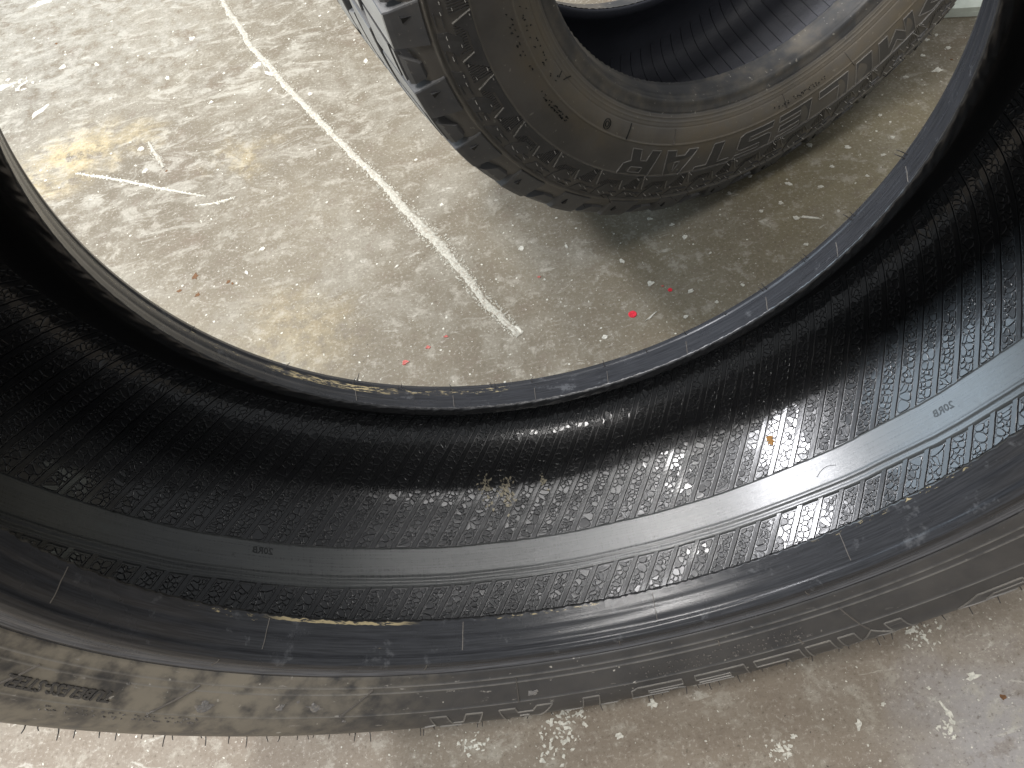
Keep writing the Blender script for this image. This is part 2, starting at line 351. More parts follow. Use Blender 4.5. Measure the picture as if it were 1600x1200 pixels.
# the chalky stripe: a ragged bead of dried paint along the floor
def stripe(name, pts, wpx, mat, lab=None, chips=1.0):
    P = [px(*p) for p in pts]; cum = [0]
    for a, b in zip(P, P[1:]): cum.append(cum[-1] + (b - a).length)
    V, F = [], []; step = .0022; n = int(cum[-1] / step); rows = 7
    wm = [w * (px(p[0] + 1, p[1]) - px(*p)).length for w, p in zip(wpx, pts)]
    for i in range(n + 1):
        s = cum[-1] * i / n; k = max(j for j in range(len(cum) - 1) if cum[j] <= s + 1e-9); t = (s - cum[k]) / (cum[k + 1] - cum[k])
        c = P[k].lerp(P[k + 1], t); d = (P[k + 1] - P[k]).normalized(); nrm = Vector((-d.y, d.x, 0)); w = wm[k] * (1 - t) + wm[k + 1] * t
        wl = w * .5 * (.85 + 1.1 * abs(noise.noise(Vector((s * 330, 0, 1)))) + .5 * noise.noise(Vector((s * 60, 3, 1)))); wr = w * .5 * (.85 + 1.1 * abs(noise.noise(Vector((s * 330, 9, 5)))) + .5 * noise.noise(Vector((s * 60, 7, 2))))
        wob = nrm * (noise.noise(Vector((s * 18, 5, 5))) * w * .35)
        for r in range(rows):
            q = r / (rows - 1); off = -wl + (wl + wr) * q; hh = .0011 * math.sin(math.pi * q) ** .5 * (.55 + .8 * random.random()) if 0 < r < rows - 1 else -.0004
            z = c + wob + nrm * off; V.append((z.x, z.y, hh))
    for i in range(n):
        for r in range(rows - 1): F.append((i * rows + r, i * rows + r + 1, (i + 1) * rows + r + 1, (i + 1) * rows + r))
    for _ in range(int(n * 2.2 * chips)):
        s = random.random(); k = random.randrange(len(P) - 1); c = P[k].lerp(P[k + 1], s); d = (P[k + 1] - P[k]).normalized(); w = wm[k] * (1 - s) + wm[k + 1] * s
        off = random.choice((-1, 1)) * w * random.uniform(.5, .95); q = random.uniform(.0006, .0015)
        slab(V, F, blobpoly(q, q * .7, random.uniform(0, 3), 6, .4), c.x - d.y * off, c.y + d.x * off, random.uniform(.0003, .0007))
    o = meshobj(name, V, F, mat, fl, smooth=False)
    if lab: o['label'] = lab
    return o
stripe('paint_stripe', [(335, -25), (352, 8), (392, 72), (440, 126), (500, 190), (562, 252), (600, 288), (637, 332), (662, 358), (687, 382), (712, 411), (734, 443), (757, 470), (782, 494), (812, 524)], [8, 8, 9, 10, 10, 11, 12, 14, 18, 17, 14, 13, 13, 13, 9], M_chalk, 'long ragged cream paint stripe')
stripe('paint_scratch', [(118, 271), (160, 277), (205, 284), (250, 295), (322, 307)], [2, 4, 4, 3.5, 2], M_white, None, .5)
stripe('paint_scratch', [(305, 322), (340, 317), (368, 309)], [2, 4, 2], M_white, None, .5)
stripe('paint_scratch', [(232, 222), (243, 240), (256, 262)], [4, 7, 4], M_chalk, None, .8)

# pale board on the floor behind the far tyre
a_, b_ = px(1487, 27), px(1534, 25); d_ = (b_ - a_).normalized(); n_ = Vector((-d_.y, d_.x, 0))
bm = bmesh.new(); q0 = a_ - d_ * .06
vs = [bm.verts.new((p.x, p.y, z)) for z in (0, .012) for p in (q0, q0 + d_ * .5, q0 + d_ * .5 + n_ * .4, q0 + n_ * .4)]
for f in ((3, 2, 1, 0), (4, 5, 6, 7), (0, 1, 5, 4), (1, 2, 6, 5), (2, 3, 7, 6), (3, 0, 4, 7)): bm.faces.new([vs[i] for i in f])
bmesh.ops.subdivide_edges(bm, edges=bm.edges[:], cuts=14, use_grid_fill=True)
for v in bm.verts: v.co += Vector((noise.noise(v.co * 40), noise.noise(v.co * 40 + Vector((5, 5, 5))), 0)) * .0025 * (1 if v.co.z > .006 else .3)
me = bpy.data.meshes.new('board'); bm.to_mesh(me); bm.free()
nb = NT('pale_board'); cb = nb.obj(); me.materials.append(nb.done(nb.mix(nb.ramp(nb.noise(cb, 30, 5, .6), .35, .65), (.50, .54, .46), (.66, .70, .62)), .8, nb.bump(nb.noise(cb, 200, 4, .6), .4, .001), .2))
o = bpy.data.objects.new('board', me); COL.objects.link(o); tag(o, 'pale greenish white board lying flat on the concrete beyond the tyres', 'board')

# ------------------------------------------------------------------ shared tyre detail
GL = {'M': [[(0, 0), (0, 1), (.26, 1), (.5, .52), (.74, 1), (1, 1), (1, 0), (.74, 0), (.74, .52), (.5, .08), (.26, .52), (.26, 0)]],
      'I': [[(0, 0), (0, 1), (1, 1), (1, 0)]], 'L': [[(0, 0), (0, 1), (.32, 1), (.32, .28), (1, .28), (1, 0)]],
      'E': [[(0, 0), (0, 1), (1, 1), (1, .78), (.32, .78), (.32, .61), (.95, .61), (.95, .39), (.32, .39), (.32, .22), (1, .22), (1, 0)]],
      'S': [[(0, 0), (0, .23), (.68, .23), (.68, .38), (.12, .38), (0, .48), (0, .9), (.12, 1), (1, 1), (1, .77), (.32, .77), (.32, .62), (.88, .62), (1, .52), (1, .1), (.88, 0)]],
      'T': [[(0, 1), (1, 1), (1, .74), (.66, .74), (.66, 0), (.34, 0), (.34, .74), (0, .74)]],
      'A': [[(0, 0), (.3, 1), (.7, 1), (1, 0), (.7, 0), (.64, .2), (.36, .2), (.3, 0)], [(.42, .42), (.5, .76), (.58, .42)]],
      'R': [[(0, 0), (0, 1), (.85, 1), (1, .86), (1, .52), (.82, .4), (1, 0), (.68, 0), (.52, .36), (.32, .36), (.32, 0)], [(.32, .6), (.32, .78), (.7, .78), (.7, .6)]],
      '>': [[(0, .15), (.62, .15), (1, .5), (.62, .85), (.3, .85), (.62, .5), (.45, .33), (0, .33)]]}
def edge_strip(V, F, p, q, pr, w, h, th_scale):
    """a raised thread on the sidewall from p to q, points given as (angle, radius)"""
    n = max(1, int(math.hypot((q[0] - p[0]) * th_scale, q[1] - p[1]) / .004)); dx, dy = (q[0] - p[0]) * th_scale, q[1] - p[1]
    L = math.hypot(dx, dy); ex, ey = -dy / L * w / 2 / th_scale, dx / L * w / 2; b = len(V)
    for i in range(n + 1):
        t = i / n; th = p[0] + (q[0] - p[0]) * t; r = p[1] + (q[1] - p[1]) * t
        for k, hh in ((-1, -.0006), (-.55, h), (.55, h), (1, -.0006)):
            rr, yy = pr.at_r(r + ey * k, hh); V.append(pol(th + ex * k, rr, yy))
    for i in range(n):
        for k in range(3): c = b + i * 4 + k; F.append((c, c + 1, c + 5, c + 4))
    F += [(b, b + 1, b + 2, b + 3), (b + 4 * n + 3, b + 4 * n + 2, b + 4 * n + 1, b + 4 * n)]
def plate(V, F, poly, pr, h, th_scale):
    """a raised flat patch on the sidewall"""
    pts = []
    for p, q in zip(poly, poly[1:] + poly[:1]):
        n = max(1, int(math.hypot((q[0] - p[0]) * th_scale, q[1] - p[1]) / .004))
        pts += [(p[0] + (q[0] - p[0]) * k / n, p[1] + (q[1] - p[1]) * k / n) for k in range(n)]
    b = len(V); n = len(pts)
    for hh in (-.0008, h):
        for th, r in pts: V.append(pol(th, *pr.at_r(r, hh)))
    F += [(b + k, b + (k + 1) % n, b + n + (k + 1) % n, b + n + k) for k in range(n)]; F.append(tuple(b + n + k for k in range(n)))
def big_letter(ch, thc, wid, r0, r1, pr, mats, parent, name='letter', slant=0.0):
    V, F, V2, F2 = [], [], [], []
    for gi, g in enumerate(GL[ch]):
        poly = [(thc - (x - .5) * wid - slant * (y - .5), r0 + (r1 - r0) * y) for x, y in g]
        for p, q in zip(poly, poly[1:] + poly[:1]): edge_strip(V, F, p, q, pr, .0013, .0008, (r0 + r1) / 2)
        if gi == 0: plate(V2, F2, poly, pr, .00025, (r0 + r1) / 2)
    o = meshobj(name, V, F, mats[0], parent, smooth=False)
    meshobj('letter_face', V2, F2, mats[1], o, smooth=False)
    return o
def text_mesh(s):
    cu = bpy.data.curves.new('t', 'FONT'); cu.body = s; cu.size = 1; cu.extrude = .06; cu.resolution_u = 2; cu.align_x = 'CENTER'; cu.offset = .018
    ob = bpy.data.objects.new('t', cu); COL.objects.link(ob); bpy.context.view_layer.update()
    me = bpy.data.meshes.new_from_object(ob.evaluated_get(bpy.context.evaluated_depsgraph_get()))
    bpy.data.objects.remove(ob); return me
def side_text(s, thc, r, size, pr, mat, parent, h=.0006):
    me = text_mesh(s)
    for v in me.vertices:
        th = thc - v.co.x * size / r; rr, yy = pr.at_r(r + v.co.y * size, (v.co.z / .06) * h); v.co = pol(th, rr, yy)
    me.materials.append(mat); o = link('lettering', me, parent); return o
def tube(V, F, pts, r0, r1, n=5):
    b = len(V); m_ = len(pts)
    for i, p in enumerate(pts):
        d = (Vector(pts[min(i + 1, m_ - 1)]) - Vector(pts[max(i - 1, 0)])).normalized(); a = d.orthogonal().normalized(); c = d.cross(a); r = r0 + (r1 - r0) * i / (m_ - 1)
        for k in range(n): t = 2 * math.pi * k / n; q = Vector(p) + (a * math.cos(t) + c * math.sin(t)) * r; V.append(tuple(q))
    for i in range(m_ - 1):
        for k in range(n): F.append((b + i * n + k, b + i * n + (k + 1) % n, b + (i + 1) * n + (k + 1) % n, b + (i + 1) * n + k))
    F.append(tuple(b + (m_ - 1) * n + k for k in range(n)))
def empty(name, loc, rz):
    o = bpy.data.objects.new(name, None); COL.objects.link(o); o.location = loc; o.rotation_euler = (0, 0, rz); o.empty_display_size = .05; return o
def with_ridges(P, feats):
    """push fine moulded rings out of a profile; feats = (r, half width, height)"""
    pr = Prof(P, -1); Q = P.copy()
    for r, w, h in feats: Q += pr.N * (h * np.exp(-((P[:, 0] - r) / w) ** 2))[:, None]
    return Q
D = math.radians
mirror = lambda P: np.stack([P[:, 0], -P[:, 1]], 1)

# ================================================================== NEAR TYRE
T1 = empty('tyre', (0, 0, R1 - .0008), 0)
tag(T1, 'large black tyre standing upright, its pebbled ribbed inner liner facing up', 'tyre')
out1 = [(.2505, -.0845), (.2545, -.0985), (.2565, -.106), (.2605, -.1105), (.268, -.111), (.2755, -.114), (.290, -.1245), (.305, -.1325), (.320, -.1352), (.335, -.132), (.346, -.125), (.353, -.113), (.3565, -.098)]
P1 = resample(spline(out1, 16), .00055)
P1 = with_ridges(P1, [(.2528, .0006, -.0003), (.2556, .0006, -.0009), (.2585, .0006, .0004), (.2732, .0007, -.0010), (.2705, .0012, .0007), (.2800, .0005, .0006), (.2838, .0005, .0006), (.2990, .0006, .0007), (.3365, .0006, .0006)])
kb = int(np.argmax(P1[:, 0] > .2738))
SIDE1 = Prof(P1[kb - 2:], -1)
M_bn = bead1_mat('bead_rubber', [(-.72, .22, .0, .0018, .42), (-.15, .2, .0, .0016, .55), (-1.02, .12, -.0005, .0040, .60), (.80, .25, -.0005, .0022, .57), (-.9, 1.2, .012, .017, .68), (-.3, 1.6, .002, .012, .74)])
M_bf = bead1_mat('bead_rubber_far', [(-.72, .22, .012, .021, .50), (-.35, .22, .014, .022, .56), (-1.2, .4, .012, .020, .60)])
def toe_jag(T, r, y):
    f = np.clip(1 - (np.abs(y) - .0845) / .003, 0, 1)
    j = .0011 * np.abs(np.sin(T * 173 + 2 * np.sin(T * 31))) * np.abs(np.sin(T * 57 + 1)) * f
    return -j * .5, np.sign(y) * -j
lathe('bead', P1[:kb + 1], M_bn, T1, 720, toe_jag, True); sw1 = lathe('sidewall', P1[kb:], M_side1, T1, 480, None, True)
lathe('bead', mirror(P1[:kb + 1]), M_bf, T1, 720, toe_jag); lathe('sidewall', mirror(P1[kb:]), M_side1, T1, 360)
tr = [(.3565, -.098), (.3572, -.080), (.3574, -.0655), (.3500, -.0645), (.3500, -.0575), (.3574, -.0565), (.3574, -.024), (.3500, -.023), (.3500, -.014), (.3574, -.013), (.3574, .013), (.3500, .014), (.3500, .023), (.3574, .024), (.3574, .0565), (.3500, .0575), (.3500, .0645), (.3574, .0655), (.3572, .080), (.3565, .098)]
PT = resample(np.array(tr), .0018)
def tread_slots(T, r, y):
    ph = (T * 72 / (2 * np.pi) + np.abs(y) * 9) % 1.0
    k = (ph < .13) & (np.abs(y) > .02) & (r > .353); return np.where(k, -.006, 0) * (np.abs(y) < .0985), 0 * y
lathe('tread', PT, M_tread2, T1, 1440, tread_slots, True)
# inner surface, near toe to far toe
inn = [(.2505, -.0845), (.2512, -.0825), (.2560, -.0818), (.2620, -.0850), (.2740, -.0960), (.292, -.1105), (.312, -.1165), (.3285, -.108), (.3385, -.086), (.3425, -.055), (.3438, -.025), (.344, 0)]
I1h = resample(spline(inn, 16), .0012); I1 = np.vstack([I1h, mirror(I1h[:-1])[::-1]])
LIN = Prof(I1, 1); scen = LIN.s[len(I1h) - 1]
if LIN.at_s(scen, .01)[0] > .344: LIN = Prof(I1, -1)
def ragged(T, r, y):
    f = np.exp(-((r - .2555) / .005) ** 2); j = np.sin(T * 211 + r * 900) * np.sin(T * 97 + 3 * np.sin(T * 23)) * .0009 * f
    e = np.clip(1 - np.abs(r - .2505) / .0008, 0, 1); jj = .0011 * np.abs(np.sin(T * 173 + 2 * np.sin(T * 31))) * np.abs(np.sin(T * 57 + 1)) * e
    return -jj * .5, -np.sign(y) * (j * (1 - e) + jj)
liner = lathe('inner_liner', I1, M_liner1, T1, 720, ragged)
# the smooth band around the middle of the liner
RM = .3436
def smap(th, s, h): return pol(th, *LIN.at_s(scen + s, h))
nb_, rows_ = 540, 26
Vb, UVb = [], []
prof_b = []
for j in range(rows_):
    s = -.0265 + (.0085 + .0265) * j / (rows_ - 1)
    h = .0013
    if j == 0 or j == rows_ - 1: h = -.0004
    lip = .0006 * math.exp(-((s + .0185) / .0012) ** 2) - .0005 * math.exp(-((s + .0205) / .0009) ** 2); prof_b.append((s, h + lip))
for i in range(nb_ + 1):
    th = -math.pi + 2 * math.pi * i / nb_
    for j, (s, h) in enumerate(prof_b):
        wob = .0011 * noise.noise(Vector((math.sin(th) * 7, math.cos(th) * 7, 3))) + .0004 * noise.noise(Vector((math.sin(th) * 60, math.cos(th) * 60, 1))) 
        k = abs(j / (rows_ - 1) - .5) * 2
        Vb.append(smap(th, s + wob * (.3 + .7 * k), h)); UVb.append((th, s))
Fb = [(i * rows_ + j, (i + 1) * rows_ + j, (i + 1) * rows_ + j + 1, i * rows_ + j + 1) for i in range(nb_) for j in range(rows_ - 1)]
band = meshobj('smooth_band', Vb, Fb, M_band, liner, True, UVb)
# slanted ribs across the liner; every rib an object sharing one of two meshes
NR = 128; K = .63; SF, SN = .128, -.128
ribw = .0046
def rib_mesh(name, s0, s1):
    V, F = [], []; n = 40
    for i in range(n + 1):
        s = s0 + (s1 - s0) * i / n
        for k, h in ((-.5, -.0003), (-.46, .0007), (-.38, .0011), (.38, .0011), (.46, .0007), (.5, -.0003)):
            wob = .00012 * math.sin(i * 3.1 + k * 9) + .0001 * math.sin(i * 1.3); e = .2 if i in (0, n) else 1
            V.append(smap((K * s + k * ribw + wob) / RM, s, h * e if h > 0 else h))
    for i in range(n):
        for k in range(5): c = i * 6 + k; F.append((c, c + 1, c + 7, c + 6))
    F += [(5, 4, 3, 2, 1, 0), tuple(n * 6 + k for k in range(6))]
    me = bpy.data.meshes.new(name); me.from_pydata(V, [], F); me.update(); me.materials.append(M_rib)
    bm = bmesh.new(); bm.from_mesh(me); bmesh.ops.recalc_face_normals(bm, faces=bm.faces); bm.to_mesh(me); bm.free()
    me.polygons.foreach_set('use_smooth', [abs(p.normal.dot(Vector((p.center.x, 0, p.center.z)).normalized())) < .97 and abs(p.center.y) < .085 for p in me.polygons]); return me
rf, rn = rib_mesh('rib', .0040, SF), rib_mesh('rib', SN, -.0220)
for i in range(NR):
    for me in (rf, rn):
        o = link('rib', me, liner); o.rotation_euler = (0, -2 * math.pi * i / NR, 0)
# pebble grain between the ribs: Voronoi stones, one 45 degree sector shared eight times
def clip(poly, m, nrm):
    out = []; n = len(poly); d = [(p[0] - m[0]) * nrm[0] + (p[1] - m[1]) * nrm[1] for p in poly]
    for i in range(n):
        a, b = poly[i], poly[(i + 1) % n]; da, db = d[i], d[(i + 1) % n]
        if da <= 0: out.append(a)
        if (da < 0 < db) or (db < 0 < da): t = da / (da - db); out.append((a[0] + (b[0] - a[0]) * t, a[1] + (b[1] - a[1]) * t))
    return out
def pebbles(sector):
    V, F = [], []; pitch = 2 * math.pi / NR * RM; g0, g1 = ribw / 2 + .0007, pitch - ribw / 2 - .0007
    for gap in range(NR // 8):
        for s0, s1 in ((.0085, SF), (SN, -.0268)):
            n = int((g1 - g0) * (s1 - s0) / 1.2e-5)
            A = rng.uniform(g0, g1, n); Sx = rng.uniform(s0, s1, n); keep = []
            for i in range(n):       # drop the most crowded seeds
                if all((A[i] - A[j]) ** 2 + (Sx[i] - Sx[j]) ** 2 > 3.4e-6 for j in keep): keep.append(i)
            P = np.stack([A[keep] + K * Sx[keep], Sx[keep]], 1)
            for i, p in enumerate(P):
                d = ((P - p) ** 2).sum(1); nb = np.argsort(d)[1:15]
                poly = [(g0 + K * s0, s0), (g1 + K * s0, s0), (g1 + K * s1, s1), (g0 + K * s1, s1)]
                for j in nb:
                    q = P[j]; poly = clip(poly, ((p[0] + q[0]) / 2, (p[1] + q[1]) / 2), (q[0] - p[0], q[1] - p[1]))
                    if len(poly) < 3: break
                if len(poly) < 3: continue
                # cut the corners once so that the stones are rounded
                m_ = len(poly); rp = []
                for k in range(m_):
                    a, b = poly[k], poly[(k + 1) % m_]; rp += [(a[0] * .78 + b[0] * .22, a[1] * .78 + b[1] * .22), (a[0] * .22 + b[0] * .78, a[1] * .22 + b[1] * .78)]
                m_ = len(rp); cx = sum(x for x, _ in rp) / m_; cy = sum(y for _, y in rp) / m_
                R_ = math.sqrt(sum((x - cx) ** 2 + (y - cy) ** 2 for x, y in rp) / m_)
                hh = random.uniform(.00050, .00070); b0 = len(V); tl = (random.uniform(-.02, .02), random.uniform(-.02, .02))
                for inset, h in ((.00010, -.0002), (.00018, hh * .55), (.00042, hh * .86), (.00072, hh)):
                    f = max(.25, 1 - inset / max(R_, 1e-5))
                    for x, y in rp:
                        X, Y = (x - cx) * f, (y - cy) * f
                        V.append(smap((gap * pitch + cx + X) / RM, cy + Y, h + (tl[0] * X + tl[1] * Y if h > 0 else 0)))
                for l in range(3):
                    for k in range(m_): F.append((b0 + l * m_ + k, b0 + l * m_ + (k + 1) % m_, b0 + (l + 1) * m_ + (k + 1) % m_, b0 + (l + 1) * m_ + k))
                F.append(tuple(b0 + 3 * m_ + k for k in range(m_)))
    me = bpy.data.meshes.new('pebble_grain'); me.from_pydata(V, [], F); me.update(); me.materials.append(M_pebble)
    me.polygons.foreach_set('use_smooth', [len(f) == 4 for f in F]); return me
pm = pebbles(0)
for i in range(8):
    o = link('pebble_grain', pm, liner); o['kind'] = 'stuff'; o.rotation_euler = (0, -2 * math.pi * i / 8, 0)
# mirrored stamps on the band
def stamp(s, thc, sy, size):
    me = text_mesh(s)
    for v in me.vertices:
        v.co = smap(thc - v.co.x * size / RM, sy + v.co.y * size, .0013 + (.00022 if v.co.z > 0 else -.0003))
    me.materials.append(M_text); o = link('lettering', me, liner); return o
stamp('20RB', D(-44.6), -.0026, .0074); stamp('20RB', D(48.9), -.0076, .0074)
# dried smears on the liner
def smear(thc, sc, k, r, mat, name, col=None):
    V, F = [], []
    for _ in range(k):
        th0 = thc + random.gauss(0, r * .45) / RM; s0 = sc + random.gauss(0, r); q = random.uniform(.0006, .0018)
        pl = blobpoly(q, q * .5, random.uniform(0, 3), 7, .4); b = len(V)
        for h in (.0003, .00115): V += [smap(th0 + x / RM, s0 + y, h) for x, y in pl]
        n = 7; F += [(b + i, b + (i + 1) % n, b + n + (i + 1) % n, b + n + i) for i in range(n)] + [tuple(b + n + i for i in range(n))]
    return meshobj(name, V, F, mat, liner, False)
M_smear = paint_mat('dried_sealant', (.40, .36, .27)); M_ochre = paint_mat('ochre_sealant', (.42, .22, .07))
smear(D(-10.2), .052, 75, .008, M_smear, 'dried_smear'); smear(D(-13.2), .055, 50, .007, M_smear, 'dried_smear'); smear(D(-4.8), .058, 18, .003, M_smear, 'dried_smear')
smear(D(27.6), .036, 40, .0022, M_ochre, 'ochre_smear')
# a hair lying on the band
V, F = [], []; tube(V, F, [smap(D(31.6) + t * D(2.8), -.009 + .006 * math.sin(t * 2.4) * (1 - .3 * t), .0015) for t in np.linspace(0, 1, 10)], .00022, .00015); meshobj('loose_hair', V, F, M_black, liner)
# mould threads across the bead seat and the sidewall
BP = Prof(P1[:kb + 1], -1)
def seat_line(thd, s0, s1, side, w=.0009, h=.0005, mat=M_edge2, skew=.0):
    V, F = [], []; n = 10
    for i in range(n + 1):
        s = s0 + (s1 - s0) * i / n; r, y = BP.at_s(s, 0); r2, y2 = BP.at_s(s, h)
        for k, (rr, yy) in ((-1, (r + .0004, y)), (0, (r2, y2)), (1, (r + .0004, y))): V.append(pol(D(thd) + (k * w / 2 + skew * i / n) / .255, rr, yy * side))
    for i in range(n):
        for k in range(2): c = i * 3 + k; F.append((c, c + 1, c + 4, c + 3))
    return meshobj('mould_thread', V, F, mat, T1)
for t in (-82, -52, -22.3, 7.6, 37.1, 66): seat_line(t, .001, .019, 1, skew=-.0015)
for t in (-37, -19.4, -4.5, 9, 24, 39.6, 54, 69.6): seat_line(t, .0, .014, -1, .0007, skew=.001)
for t in (-58, -28, 1, 29): seat_line(t, .027, .0345, 1)
def swline(a, r0, b, r1, mat=M_edge2, w=.0011, h=.0009):
    V, F = [], []; edge_strip(V, F, (D(a), r0), (D(b), r1), SIDE1, w, h, .29); return meshobj('mould_thread', V, F, mat, sw1, False)
for a, r0, b, r1 in [(-34.5, .281, -37.8, .2985), (-57.5, .281, -61.5, .3), (-14.4, .281, -14.0, .2985), (31.2, .283, 32.6, .306), (-77, .283, -79.5, .298), (14.5, .2815, 14.4, .285), (24.3, .296, 24.6, .3)]: swline(a, r0, b, r1)
# block letters moulded low on the sidewall, reading upside down at the foot of the tyre
for ch, t, wd in [('>', 46.5, 8.5), ('M', 32.6, 8), ('I', 26.0, 3.2), ('L', 20.6, 6.0), ('E', 13.0, 6.6), ('S', 4.6, 6.8), ('T', -4.2, 6.8), ('A', -13, 7.2), ('R', -22.3, 7.0)]:
    big_letter(ch, D(t), D(wd), .3052, .3345, SIDE1, (M_edge1, M_lug2), sw1, 'emblem' if ch == '>' else 'letter')
side_text('TUBELESS-STEEL', D(-72.8), .2893, .0086, SIDE1, M_side1, sw1, .0009)
# worn, unreadable small print on the sidewall
V, F = [], []
for k in range(120):
    t = random.uniform(3, 26); r = random.choice((.2885, .2925, .2958)) + random.uniform(-.0008, .0008); a = random.uniform(0, 3.1); L_ = random.uniform(.0006, .0013)
    edge_strip(V, F, (D(t), r), (D(t) + math.cos(a) * L_ / .29, r + math.sin(a) * L_), SIDE1, .0007, .0006, .29)
for k in range(80):
    t = random.uniform(-73, -55); r = random.choice((.3015, .3045)) + random.uniform(-.0006, .0006); a = random.uniform(0, 3.1); L_ = random.uniform(.0006, .0012)
    edge_strip(V, F, (D(t), r), (D(t) + math.cos(a) * L_ / .3, r + math.sin(a) * L_), SIDE1, .0007, .0006, .3)
o = meshobj('small_print', V, F, rubber('rubber_print', (.14, .13, .12), .6), sw1, False); o['kind'] = 'stuff'
# dried scuffs of mud
M_scuff = paint_mat('scuff', (.25, .24, .23), .5)
for t, r, a, b in [(-41.5, .292, 6, 3), (-46, .292, 2.4, 3.2), (-55.5, .293, 5.0, 3.4), (-12.2, .2935, 4.5, 2.2), (-44, .288, 1, 1), (-37, .303, 1.5, 1.0), (-66, .284, 1.2, 1)]:
    V, F = [], []
    pl = blobpoly(a * .001, b * .001, random.uniform(-.3, .3), 16, .45); b0 = len(V)
    for h, sc in ((-.0003, 1), (.0004, .75)): V += [pol(D(t) + x * sc / .29, *SIDE1.at_r(r + y * sc, h)) for x, y in pl]
    F = [(i, (i + 1) % 16, 16 + (i + 1) % 16, 16 + i) for i in range(16)] + [tuple(16 + i for i in range(16))]
    meshobj('mud_scuff', V, F, M_scuff, sw1, False)
# rubber hairs left by the mould vents along the shoulder and on the far bead
V, F = [], []
t = -80.
while t < 62:
    r, y = SIDE1.at_r(random.choice((.334, .339, .343)), -.0005); d = Vector((random.uniform(-.12, .12), -1, random.uniform(-.15, .35))); L_ = random.uniform(.003, .0078)
    b = Vector(pol(D(t), r, y)); tube(V, F, [b, b + d * L_ * .5, b + d * L_ + Vector((random.uniform(-.001, .001), 0, random.uniform(-.001, .0005)))], .00045, .0003)
    t += random.choice((.5, 1.2, 2.1, 2.6, 3.1))
o = meshobj('vent_hairs', V, F, M_hair, sw1); o['kind'] = 'stuff'
V, F = [], []
for t in (-66, -49, -37, -29, -19.4, -12, -4.5, 9, 17, 24.5, 32.2, 39.6, 48, 58, 70):
    for k in range(random.choice((1, 1, 2))):
        r, y = .2562, .1035 + random.uniform(0, .003); b = Vector(pol(D(t + k * .7), r, y)); d = (Vector((0, 0, 0)) - Vector((b.x, 0, b.z))).normalized() * .8 + Vector((0, .5, 0)); L_ = random.uniform(.003, .008)
        tube(V, F, [b, b + d * L_ * .6, b + d * L_ + Vector((random.uniform(-.0015, .0015), 0, 0))], .0004, .00025)
o = meshobj('vent_hairs', V, F, M_hair, T1); o['kind'] = 'stuff'

# ================================================================== FAR TYRE
T2 = empty('tyre', (.2245, .4637, R2 - .0008), .3520)
tag(T2, 'dusty all-terrain tyre with chunky tread blocks standing behind the smoother one', 'tyre')
out2 = [(.2159, -.0730), (.2172, -.0820), (.2185, -.0900), (.2215, -.0948), (.2280, -.0968), (.2360, -.1005), (.2470, -.1070), (.2570, -.1103), (.2700, -.1118), (.2850, -.1122), (.3000, -.1112), (.3120, -.1092), (.3200, -.1068), (.3290, -.1020), (.3345, -.0940), (.3355, -.0800)]
P2 = resample(spline(out2, 16), .0006)
P2 = with_ridges(P2, [(.2195, .0006, -.0005), (.2320, .0006, -.0006), (.2352, .0005, .0006), (.2385, .0005, .0006), (.2425, .0005, -.0006), (.2570, .0007, .0008), (.2885, .0007, .0007), (.3185, .0009, .0016), (.3160, .0008, -.0009)])
kb2 = int(np.argmax(P2[:, 0] > .2325))
SIDE2 = Prof(P2[kb2:], -1)
def toe2(T, r, y):
    f = np.clip(1 - (np.abs(y) - .073) / .003, 0, 1); j = .0010 * np.abs(np.sin(T * 143 + 2 * np.sin(T * 29))) * f; return -j, 0 * y
lathe('bead', P2[:kb2 + 1], M_bead2, T2, 540, toe2, True); sw2 = lathe('sidewall', P2[kb2:], M_side2, T2, 480, None, True)
lathe('bead', mirror(P2[:kb2 + 1]), M_bead2, T2, 540, toe2); lathe('sidewall', mirror(P2[kb2:]), M_side2, T2, 360)
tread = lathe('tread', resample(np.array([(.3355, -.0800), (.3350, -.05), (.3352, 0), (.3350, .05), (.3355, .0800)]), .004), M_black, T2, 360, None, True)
inn2 = [(.2159, -.0730), (.2168, -.0712), (.2210, -.0708), (.2270, -.0735), (.2400, -.0840), (.2620, -.0950), (.2880, -.0985), (.3080, -.0930), (.3200, -.0770), (.3245, -.0450), (.3255, 0)]
I2h = resample(spline(inn2, 14), .0015); I2 = np.vstack([I2h, mirror(I2h[:-1])[::-1]])
lin2 = lathe('inner_liner', I2, M_liner2, T2, 480)
L2 = Prof(I2, 1); sc2 = L2.s[len(I2h) - 1]
if L2.at_s(sc2, .01)[0] > .3255: L2 = Prof(I2, -1)
V, F = [], []; n = 44
for i in range(n + 1):
    s = -.115 + .23 * i / n
    for k, h in ((-.5, -.0003), (-.4, .0013), (.4, .0013), (.5, -.0003)): V.append(pol((.10 * s + k * .0035) / .3255, *L2.at_s(sc2 + s, h)))
for i in range(n):
    for k in range(3): c = i * 4 + k; F.append((c, c + 1, c + 5, c + 4))
me = bpy.data.meshes.new('rib'); me.from_pydata(V, [], F); me.update(); me.materials.append(M_liner2)
for i in range(136): o = link('rib', me, lin2); o.rotation_euler = (0, -2 * math.pi * i / 136, 0)

